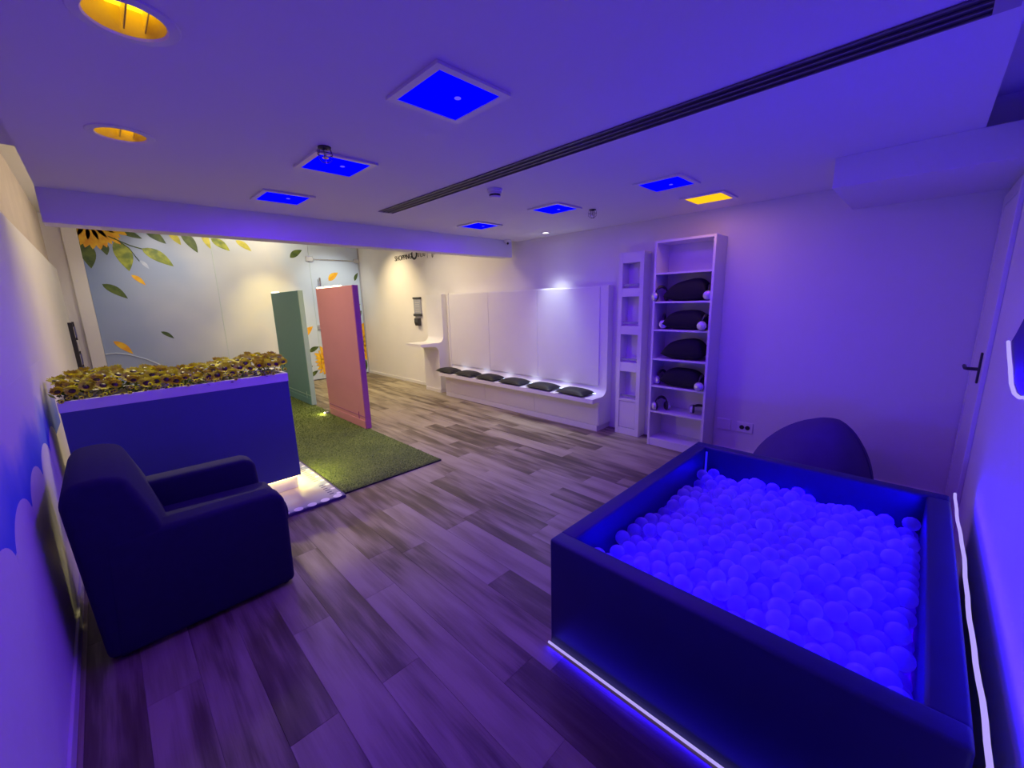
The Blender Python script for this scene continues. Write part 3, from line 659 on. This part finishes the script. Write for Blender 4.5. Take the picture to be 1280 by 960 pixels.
part('dome', MB().lathe([(0.034, -0.026), (0.032, -0.045), (0.02, -0.06), (0, -0.064)], (4.0, 4.05, ZC-0.0005), 18), 'white', t, smooth=True)
part('lens', MB().sphere((3.983, 4.028, ZC-0.05), 0.015), 'dark', t, smooth=True)

# ------------------------------------------------------------------ planter, mat, turf, boards
tf = thing('turf_rug', 'rectangle of green artificial grass on the floor', 'rug', (1.7, 5.8, 0))
part('backing', MB().rbox(1.213, 2.205, 3.262, 8.35, 0.0005, 0.012, 0.003), 'turfedge', tf)
gm = MB(); 
for _ in range(26000):
    u = random.random()**1.6; x = random.uniform(1.217, 2.2); y = 3.266 + (8.34-3.266)*u
    h = random.uniform(0.006, 0.014)*(1 if y < 5.5 else 1.2); a = random.uniform(0, 2*PI); ww = 0.0022*(1+u*2.0); dx, dy = math.cos(a)*ww, math.sin(a)*ww
    lx, ly = random.uniform(-1, 1)*0.008, random.uniform(-1, 1)*0.008
    gm.add([(x-dx, y-dy, 0.011), (x+dx, y+dy, 0.011), (x+lx, y+ly, 0.012+h)], [(0, 1, 2)])
g = part('grass_blades', gm, 'turf', tf, recalc=False); g['kind'] = 'stuff'
part('turf_base', MB().box(1.216, 2.202, 3.265, 8.347, 0.012, 0.0135), 'turf', tf)
pm_ = thing('printed_mat', 'pale printed mat with scalloped border under the flower planter', 'mat', (0.45, 3.8, 0))
part('mat_base', MB().rbox(-0.30, 1.209, 3.205, 4.55, 0.0005, 0.024, 0.002), 'pedge', pm_)
part('mat_print', MB().box(-0.297, 1.195, 3.222, 4.54, 0.024, 0.0255), 'pmat', pm_)
for i in range(15): part('scallop', MB().cyl((-0.25+i*0.1, 3.232, 0.0255), 0.034, 0.0008, n=14), 'white', pm_)
for i in range(10): part('scallop', MB().cyl((1.178, 3.28+i*0.12, 0.0255), 0.018, 0.0006, n=12), 'white', pm_)
for i in range(20):
    if i in (6, 7): continue
    part('edge_mark', MB().box(1.115, 1.15, 3.30+i*0.045, 3.315+i*0.045, 0.0255, 0.0262), 'pedge', pm_)

PY = 3.60
pl = thing('flower_planter', 'long blue planter box with a white rim, full of sunflowers', 'planter', (0.37, 3.8, 0.0255))
px0, px1, py1, pz0, pz1 = -0.258, 1.004, 4.0, 0.152, 1.033
part('front_panel', MB().rbox(px0, px1, PY, PY+0.02, pz0, 0.967, 0.002), 'planter', pl)
part('back_panel', MB().rbox(px0, px1, py1-0.02, py1, pz0, 0.967, 0.002), 'planter', pl)
part('side_panel', MB().rbox(px0, px0+0.02, PY+0.02, py1-0.02, pz0, 0.967, 0.002), 'white2', pl)
part('side_panel', MB().rbox(px1-0.02, px1, PY+0.02, py1-0.02, pz0, 0.967, 0.002), 'planter', pl)
part('bottom_panel', MB().box(px0+0.02, px1-0.02, PY+0.02, py1-0.02, pz0+0.004, pz0+0.02), 'planter', pl)
part('soil_tray', MB().box(px0+0.02, px1-0.02, PY+0.02, py1-0.02, 0.94, 0.96), 'fdisc', pl)
rim = MB()
for a in ((px0-0.003, px1+0.003, PY-0.003, PY+0.025), (px0-0.003, px1+0.003, py1-0.025, py1+0.003), (px0-0.003, px0+0.025, PY+0.025, py1-0.025), (px1-0.025, px1+0.003, PY+0.025, py1-0.025)): rim.box(*a, 0.967, pz1)
part('rim', rim, 'white', pl)
part('base', MB().rbox(px0+0.03, px1-0.015, PY+0.055, py1-0.06, 0.0258, pz0+0.004, 0.003), 'white2', pl)
part('led_strip', MB().box(px0+0.02, px1-0.01, PY+0.012, PY+0.026, pz0-0.012, pz0-0.002), 'e_plant', pl, label='warm light strip under the planter')
area('planter_light', ((px0+px1)/2, PY+0.03, pz0-0.014), 1.2, 0.03, (1.0, 0.72, 0.32), 0.8)
area('planter_side_light', (px1-0.004, 3.8, pz0-0.014), 0.02, 0.36, (1.0, 0.84, 0.20), 5.0, (0, math.radians(-62), 0))

# foliage and flowers
fol = MB()
for _ in range(520):
    x = random.uniform(px0, px1); y = random.uniform(PY-0.0, py1); z = 1.0 + random.uniform(0, 0.085); a = random.uniform(0, 2*PI); L = random.uniform(0.035, 0.06); tl = random.uniform(-0.5, 0.9)
    d = Vector((math.cos(a)*math.cos(tl), math.sin(a)*math.cos(tl), math.sin(tl))); s_ = Vector((-math.sin(a), math.cos(a), 0)); c = Vector((x, y, z))
    fol.add([c, c+d*L*0.5+s_*L*0.28, c+d*L, c+d*L*0.5-s_*L*0.28], [(0, 1, 2, 3)])
tag(part('planter_foliage', fol, 'fleaf', recalc=False), 'dark green leaves packed between the sunflowers in the planter', 'foliage', kind='stuff')
def flower_petals(n, r0, r1, wd, cup, layers=2):
    m = MB()
    for l in range(layers):
        for i in range(n):
            a = 2*PI*(i+0.5*l)/n; d = Vector((math.cos(a), math.sin(a), 0)); s_ = Vector((-math.sin(a), math.cos(a), 0))
            rr = r1*random.uniform(0.9, 1.06)*(1-0.08*l); z1 = cup*random.uniform(0.6, 1.3)+0.004*l
            m.add([d*r0*0.7, d*((r0+rr)/2)+s_*wd+Vector((0, 0, z1*0.7)), d*rr+Vector((0, 0, z1)), d*((r0+rr)/2)-s_*wd+Vector((0, 0, z1*0.7))], [(0, 1, 2, 3)])
    return m
pet_me = [mesh('petals', flower_petals(14, 0.017, 0.043, 0.0075, 0.012), 'fpet', recalc=False), mesh('petals', flower_petals(13, 0.016, 0.040, 0.008, 0.020), 'fpet2', recalc=False), mesh('petals', flower_petals(16, 0.018, 0.046, 0.007, 0.006), 'fpet', recalc=False)]
disc_me = mesh('seed_disc', MB().lathe([(0.0, 0.008), (0.010, 0.0075), (0.017, 0.004), (0.0205, -0.003)], n=14), 'fdisc', True, 60, recalc=False)
stem_me = mesh('stem', MB().tube([(0, 0, -0.06), (0, 0, 0.0)], 0.003, 5), 'fleaf')
FP = []
tries = 0
while len(FP) < 132 and tries < 9000:
    tries += 1
    x = random.uniform(px0-0.005, px1+0.015); y = random.uniform(PY+0.005, py1)
    hump = 0.045 + 0.035*math.sin((x-px0)*7.1)*0.5 + 0.05*min(1, (y-PY)/0.18)
    z = 1.035 + hump + random.uniform(-0.012, 0.02)
    if all((x-a)**2+(y-b)**2+(z-c)**2 > 0.052**2 for a, b, c in FP): FP.append((x, y, z))
for i, (x, y, z) in enumerate(FP):
    t = thing('sunflower', 'small yellow artificial sunflower packed in the blue planter box', 'flower', (x, y, z), random.uniform(0, 6.28), 'sunflowers in the planter')
    fr = max(0, 1-(y-PY)/0.22)
    tilt = Vector((random.uniform(-0.5, 0.4), -0.25-0.9*fr+random.uniform(-0.35, 0.3), 1.0)).normalized()
    t.rotation_euler = tilt.to_track_quat('Z', 'Y').to_euler()
    s_ = random.uniform(0.82, 1.12); t.scale = (s_, s_, s_)
    put('petals', pet_me[i % 3], t); put('seed_disc', disc_me, t); put('stem', stem_me, t)
bl_me = mesh('petals', flower_petals(8, 0.006, 0.0145, 0.0045, 0.004, 1), 'fblos', recalc=False)
bc_me = mesh('centre', MB().lathe([(0, 0.003), (0.004, 0.0025), (0.0065, 0.0)], n=10), 'fdisc', True, recalc=False)
for i in range(46):
    x = px0 + (px1-px0)*(i+random.uniform(0.1, 0.9))/46; y = PY-0.006+random.uniform(-0.012, 0.02); z = 1.038 + random.uniform(-0.005, 0.045)
    t = thing('small_blossom', 'tiny pale yellow blossom hanging at the front rim of the planter', 'blossom', (x, y, z), 0, 'small blossoms along the planter rim')
    t.rotation_euler = Vector((random.uniform(-0.4, 0.4), -0.9, random.uniform(0.2, 0.9))).to_track_quat('Z', 'Y').to_euler()
    put('petals', bl_me, t); put('centre', bc_me, t)

def board(name, label, y0, y1, face, edge, ztop, led):
    t = thing(name, label, 'partition', (2.17, (y0+y1)/2, 0.0135))
    part('panel', MB().rbox(2.17, 2.235, y0+0.004, y1, 0.0136, ztop, 0.006), face, t)
    part('end_cap', MB().rbox(2.168, 2.237, y0-0.022, y0+0.004, 0.0136, ztop+0.002, 0.004), edge, t)
    part('end_cap', MB().rbox(2.168, 2.237, y1, y1+0.02, 0.0136, ztop+0.002, 0.004), face, t)
    part('plinth', MB().rbox(2.160, 2.17, y0, y1, 0.0136, 0.115, 0.003), face, t)
    part('plinth_groove', MB().box(2.1635, 2.17, y0+0.16, y0+0.17, 0.0136, 0.21).box(2.166, 2.17, y0, y1, 0.16, 0.168), edge, t)
    part('led_strip', MB().rbox(2.175, 2.225, led[0], led[1], ztop+0.0005, ztop+0.016, 0.004), 'e_board', t, label='lit strip on the top edge')
    return t
board('pink_partition', 'pink upright partition board standing at the edge of the turf', 4.84, 5.96, 'pink', 'pinkedge', 1.787, (5.25, 5.95))
board('green_partition', 'dark green upright partition board behind the pink one', 6.72, 8.05, 'green', 'greenedge', 1.79, (7.8, 8.05))
t = thing('floor_uplight', 'small warm floor light glowing on the turf beside the pink board', 'lamp', (2.13, 6.0, 0.0135))
part('lamp_body', MB().rbox(2.10, 2.158, 5.985, 6.03, 0.0136, 0.04, 0.005), 'grey', t); part('lens', MB().rbox(2.093, 2.101, 5.99, 6.025, 0.018, 0.036, 0.002), 'e_board', t)
area('floor_uplight_light', (2.085, 6.0, 0.06), 0.04, 0.1, (1.0, 0.85, 0.3), 0.6, (0, math.radians(50), 0))

# leaflet rack at the far end of the left wall
t = thing('leaflet_rack', 'dark-edged leaflet rack on the far end of the left wall', 'rack', (XL, 8.6, 0.6))
part('frame_post', MB().rbox(XL, XL+0.045, 8.30, 8.33, 0.55, 1.42, 0.003), 'dark', t)
part('frame_post', MB().rbox(XL, XL+0.045, 8.89, 8.92, 0.55, 1.42, 0.003), 'dark', t)
part('back_board', MB().box(XL, XL+0.02, 8.33, 8.89, 0.55, 1.42), 'rackw', t)
for i in range(4):
    for j in range(2):
        part('leaflet', MB().rbox(XL+0.021, XL+0.04+0.01*j, 8.36+j*0.27, 8.60+j*0.27, 0.60+i*0.2, 0.75+i*0.2, 0.003), ('rackc', 'rackw', 'rackr')[(i*2+j*5+1) % 3 if i < 1 else (i+j) % 2], t)

# ------------------------------------------------------------------ armchair
ac = thing('armchair', 'dark navy fabric armchair in front of the flower planter', 'armchair', (0.16, 2.75, 0))
ay0, ay1 = 2.37, 3.07
def soft(poly, y0, y1, r, name, mt_='navyfab', seg=4):
    bm = bmesh.new(); n = len(poly)
    a = [bm.verts.new((p[0], y0, p[1])) for p in poly]; b = [bm.verts.new((p[0], y1, p[1])) for p in poly]
    bm.faces.new(a[::-1]); bm.faces.new(b)
    for i in range(n): bm.faces.new((a[i], a[(i+1) % n], b[(i+1) % n], b[i]))
    bmesh.ops.recalc_face_normals(bm, faces=bm.faces[:])
    bmesh.ops.bevel(bm, geom=bm.edges[:], offset=r, segments=seg, affect='EDGES', profile=0.5, clamp_overlap=True)
    bm.verts.index_update(); m = MB().add([v.co[:] for v in bm.verts], [[v.index for v in f.verts] for f in bm.faces]); bm.free()
    return part(name, m, mt_, ac, smooth=True, ang=60)
soft([(-0.215, 0.02), (0.06, 0.02), (0.10, 0.42), (0.035, 0.66), (-0.03, 0.845), (-0.10, 0.87), (-0.20, 0.865), (-0.245, 0.80), (-0.24, 0.66)], ay0+0.004, ay1-0.004, 0.035, 'backrest')
soft([(-0.19, 0.02), (0.56, 0.02), (0.57, 0.40), (0.565, 0.53), (0.52, 0.572), (-0.05, 0.582), (-0.15, 0.572)], ay0, ay0+0.135, 0.03, 'armrest')
soft([(-0.19, 0.02), (0.56, 0.02), (0.57, 0.40), (0.565, 0.575), (0.52, 0.62), (-0.05, 0.63), (-0.15, 0.62)], ay1-0.135, ay1, 0.03, 'armrest')
soft([(-0.10, 0.02), (0.555, 0.02), (0.56, 0.30), (-0.10, 0.30)], ay0+0.13, ay1-0.13, 0.012, 'seat_base')
soft([(0.04, 0.30), (0.60, 0.30), (0.615, 0.37), (0.60, 0.45), (0.04, 0.475)], ay0+0.138, ay1-0.138, 0.03, 'seat_cushion')
for x in (-0.16, 0.52):
    for y in (ay0+0.06, ay1-0.06): part('leg', MB().cyl((x, y, 0.0), 0.018, 0.03, n=10, r1=0.022), 'dark', ac)

# ------------------------------------------------------------------ ball pit
QX0, QX1, QY0, QY1, QZ, QT = 1.236, 2.90, -0.205, 1.042, 0.535, 0.085
pit = thing('ball_pit', 'square navy foam ball pit edged with glowing blue light strips', 'ball pit', ((QX0+QX1)/2, (QY0+QY1)/2, 0))
part('foam_wall', MB().rbox(QX0, QX0+QT, QY0, QY1, 0.002, QZ, 0.014, 3), 'navy', pit, smooth=True)
part('foam_wall', MB().rbox(QX1-QT, QX1, QY0, QY1, 0.002, QZ, 0.014, 3), 'navy', pit, smooth=True)
part('foam_wall', MB().rbox(QX0+QT-0.01, QX1-QT+0.01, QY1-QT, QY1, 0.002, QZ-0.001, 0.012, 3), 'navy', pit, smooth=True)
part('foam_wall', MB().rbox(QX0+QT-0.01, QX1-QT+0.01, QY0, QY0+QT, 0.002, QZ-0.001, 0.012, 3), 'navy', pit, smooth=True)
part('floor_pad', MB().box(QX0+QT, QX1-QT, QY0+QT, QY1-QT, 0.002, 0.10), 'navy', pit)
part('led_strip', MB().tube([(QX0-0.006, QY1+0.004, 0.008), (QX0-0.006, QY0, 0.008)], 0.0055, 8), 'e_pit', pit, label='glowing blue strip along the foot of the pit')
top = [(QX1+0.05-i*(QX1+0.05-QX0+0.02)/24, -0.222+0.0025*math.sin(i*0.5)+0.0012*math.sin(i*1.7), QZ-0.004+0.002*math.sin(i*0.9)) for i in range(25)]
top += [(QX0-0.02, -0.22, 0.49), (QX0-0.018, -0.218, 0.35), (QX0-0.015, -0.215, 0.02)]
part('led_strip', MB().tube(top, 0.006, 8), 'e_pit', pit, label='glowing blue strip along the top edge by the wall')
ix, iy = QX1-QT, QY1-QT
part('inner_led', MB().tube([(ix-0.012, iy-0.012, 0.14), (ix-0.012, iy-0.012, 0.505)], 0.007, 8), 'e_pitin', pit, label='short blue light in the inner corner')
area('pit_base_light', (QX0-0.015, (QY0+QY1)/2, 0.012), 0.02, 1.24, (0.01, 0.0, 1.0), 3.0, (0, math.radians(110), 0))
area('pit_top_light', ((QX0+QX1)/2, -0.235, QZ+0.01), 1.6, 0.015, (0.004, 0.0, 1.0), 6.0, (math.radians(-115), 0, 0))
part('inner_led', MB().tube([(QX0+QT+0.006, QY0+QT+0.02, QZ-0.03), (QX0+QT+0.006, QY1-QT-0.02, QZ-0.03)], 0.005, 6), 'e_pitin', pit, label='added unseen blue strip inside the near rim, lighting the balls')  # unseen strip added behind the near rim to light the balls
area('pit_inside_fill', (QX0+QT+0.012, (QY0+QY1)/2, QZ-0.03), 0.015, 0.8, (0.004, 0.0, 1.0), 9.0, (0, math.radians(-95), 0))  # added fill along the unseen rim strip
area('pit_inside_fill', ((QX0+QX1)/2, QY0+QT+0.012, QZ-0.03), 1.4, 0.015, (0.004, 0.0, 1.0), 7.0, (math.radians(95), 0, 0))  # added fill across the balls from the back-wall side
area('pit_inside_fill', (ix-0.012, (QY0+QY1)/2, 0.40), 0.015, 0.9, (0.004, 0.0, 1.0), 3.0, (0, math.radians(80), 0))  # added fill across the balls from the far side
area('pit_floor_fill', ((QX0+QX1)/2, (QY0+QY1)/2, 0.115), 1.45, 1.0, (0.05, 0.0, 1.0), 25.0, (PI, 0, 0))  # added fill below the balls, brightens the lower ones from underneath
# balls: settle spheres in the box
R = 0.0365
bx0_, bx1_, by0_, by1_ = QX0+QT+R, QX1-QT-R, QY0+QT+R, QY1-QT-R
N = 1080
P = np.column_stack([rng.uniform(bx0_, bx1_, N), rng.uniform(by0_, by1_, N), rng.uniform(0.22, 0.50, N)])
ZF = 0.22
for it in range(70):
    P[:, 2] -= 0.004 if it < 55 else 0.001
    for rep in range(2):
        d = P[:, None, :] - P[None, :, :]; r2_ = (d**2).sum(2); np.fill_diagonal(r2_, 1)
        I, J = np.where(np.triu(r2_ < (2*R)**2)); 
        if len(I) == 0: break
        L_ = np.sqrt(r2_[I, J]); push = (2*R - L_)*0.42; dv = d[I, J]/np.maximum(L_, 1e-6)[:, None]*push[:, None]*0.5
        np.add.at(P, I, dv); np.add.at(P, J, -dv)
        P[:, 0] = np.clip(P[:, 0], bx0_, bx1_); P[:, 1] = np.clip(P[:, 1], by0_, by1_); P[:, 2] = np.maximum(P[:, 2], ZF)
ztop = np.sort(P[:, 2])[-20:].mean(); P[:, 2] += 0.435 - ztop
bm = bmesh.new(); bmesh.ops.create_icosphere(bm, subdivisions=3, radius=R); ball_me = bpy.data.meshes.new('pit_ball'); bm.to_mesh(ball_me); bm.free()
for p_ in ball_me.polygons: p_.use_smooth = True
ball_me.materials.append(MT['ball'])
# the 300 that show largest: exposed to the top and nearest the camera
dxy = ((P[:, None, :2]-P[None, :, :2])**2).sum(2)
cover = ((dxy < (1.1*R)**2) & (P[None, :, 2] > P[:, None, 2] + 0.6*R)).sum(1)
vis = np.where(cover == 0)[0]
order = sorted(vis, key=lambda i: P[i, 0]**2+P[i, 1]**2+(P[i, 2]-CAM_H)**2)
mainb = order[:300]; ms = set(mainb)
for i in mainb:
    o = put('pit_ball', ball_me); o.location = P[i]
    tag(o, 'clear plastic ball glowing blue in the ball pit', 'ball', 'clear balls in the ball pit')
bs = bmesh.new(); bmesh.ops.create_icosphere(bs, subdivisions=2, radius=R); bv = [v.co.copy() for v in bs.verts]; bf = [[v.index for v in f.verts] for f in bs.faces]; bs.free()
rest = MB()
for i in range(N):
    if i not in ms: rest.add([(v.x+P[i, 0], v.y+P[i, 1], v.z+P[i, 2]) for v in bv], bf)
o = part('pit_ball_fill', rest, 'ball', smooth=True, ang=180, recalc=False)
tag(o, 'remaining clear balls filling the pit below and behind', 'balls', kind='stuff')

# ------------------------------------------------------------------ beanbag
n, m_ = 28, 16; vs = []; fs = []
cx, cy = 3.60, 0.40
for j in range(m_+1):
    t_ = j/m_
    for i in range(n):
        a = 2*PI*i/n
        rad = (math.sin(PI*min(1, 0.06+0.94*t_)*0.5)**0.75 if t_ < 1 else 1)
        zz_ = 0.665*(1-t_**1.25)
        rad = (1-(1-t_)**1.7)**0.72*(1.0 + 0.06*math.sin(PI*t_))
        lean = 0.10*(1-t_)
        wr_ = 1+0.02*math.sin(5*a+3*t_)+0.012*math.sin(9*a+1.0)
        vs.append((cx+0.50*rad*wr_*math.cos(a)+0.02*(1-t_), cy+0.42*rad*wr_*math.sin(a)*(1.20 if math.sin(a) > 0 else 0.70)-lean*0.2, max(0.002, zz_)))
for j in range(m_):
    for i in range(n): fs.append((j*n+i, (j+1)*n+i, (j+1)*n+(i+1) % n, j*n+(i+1) % n))
fs.append(tuple(range(m_*n, (m_+1)*n))); fs.append(tuple(range(n))[::-1])
bb = thing('beanbag', 'large blue beanbag between the ball pit and the wall', 'beanbag', (cx, cy, 0))
bcv = part('cover', MB().add(vs, fs), 'beanfab', bb, smooth=True, ang=80, merge=True)
part('seam', MB().tube([(vs[j*n+21][0]-0.002, vs[j*n+21][1]-0.002, vs[j*n+21][2]) for j in range(1, m_)], 0.004, 6), 'beanfab', bcv, smooth=True)

# ------------------------------------------------------------------ LED framed wall panel on the back wall
wp = thing('light_panel', 'blue wall panel outlined by a glowing light tube beside the ball pit', 'wall panel', (2.4, YB, 1.3))
edge = [(2.69, 1.335), (2.58, 1.285), (2.487, 1.249), (2.388, 1.202), (2.278, 1.1846), (2.172, 1.19), (2.09, 1.205), (1.9, 1.25), (1.6, 1.34), (1.3, 1.45)]
poly = edge + [(1.3, 1.70), (1.7, 1.68), (2.1, 1.58), (2.46, 1.465), (2.62, 1.37)]
part('panel', MB().prism(poly, 'y', YB+0.001, YB+0.02), 'beanfab', wp)
path = [(x, YB+0.028, z) for x, z in edge]
part('light_tube', MB().tube(path, 0.006, 8), 'e_pit', wp, smooth=True)
area('light_panel_glow', (2.1, YB+0.06, 1.2), 1.0, 0.03, (0.02, 0.0, 1.0), 2.5, (math.radians(-150), 0, 0))
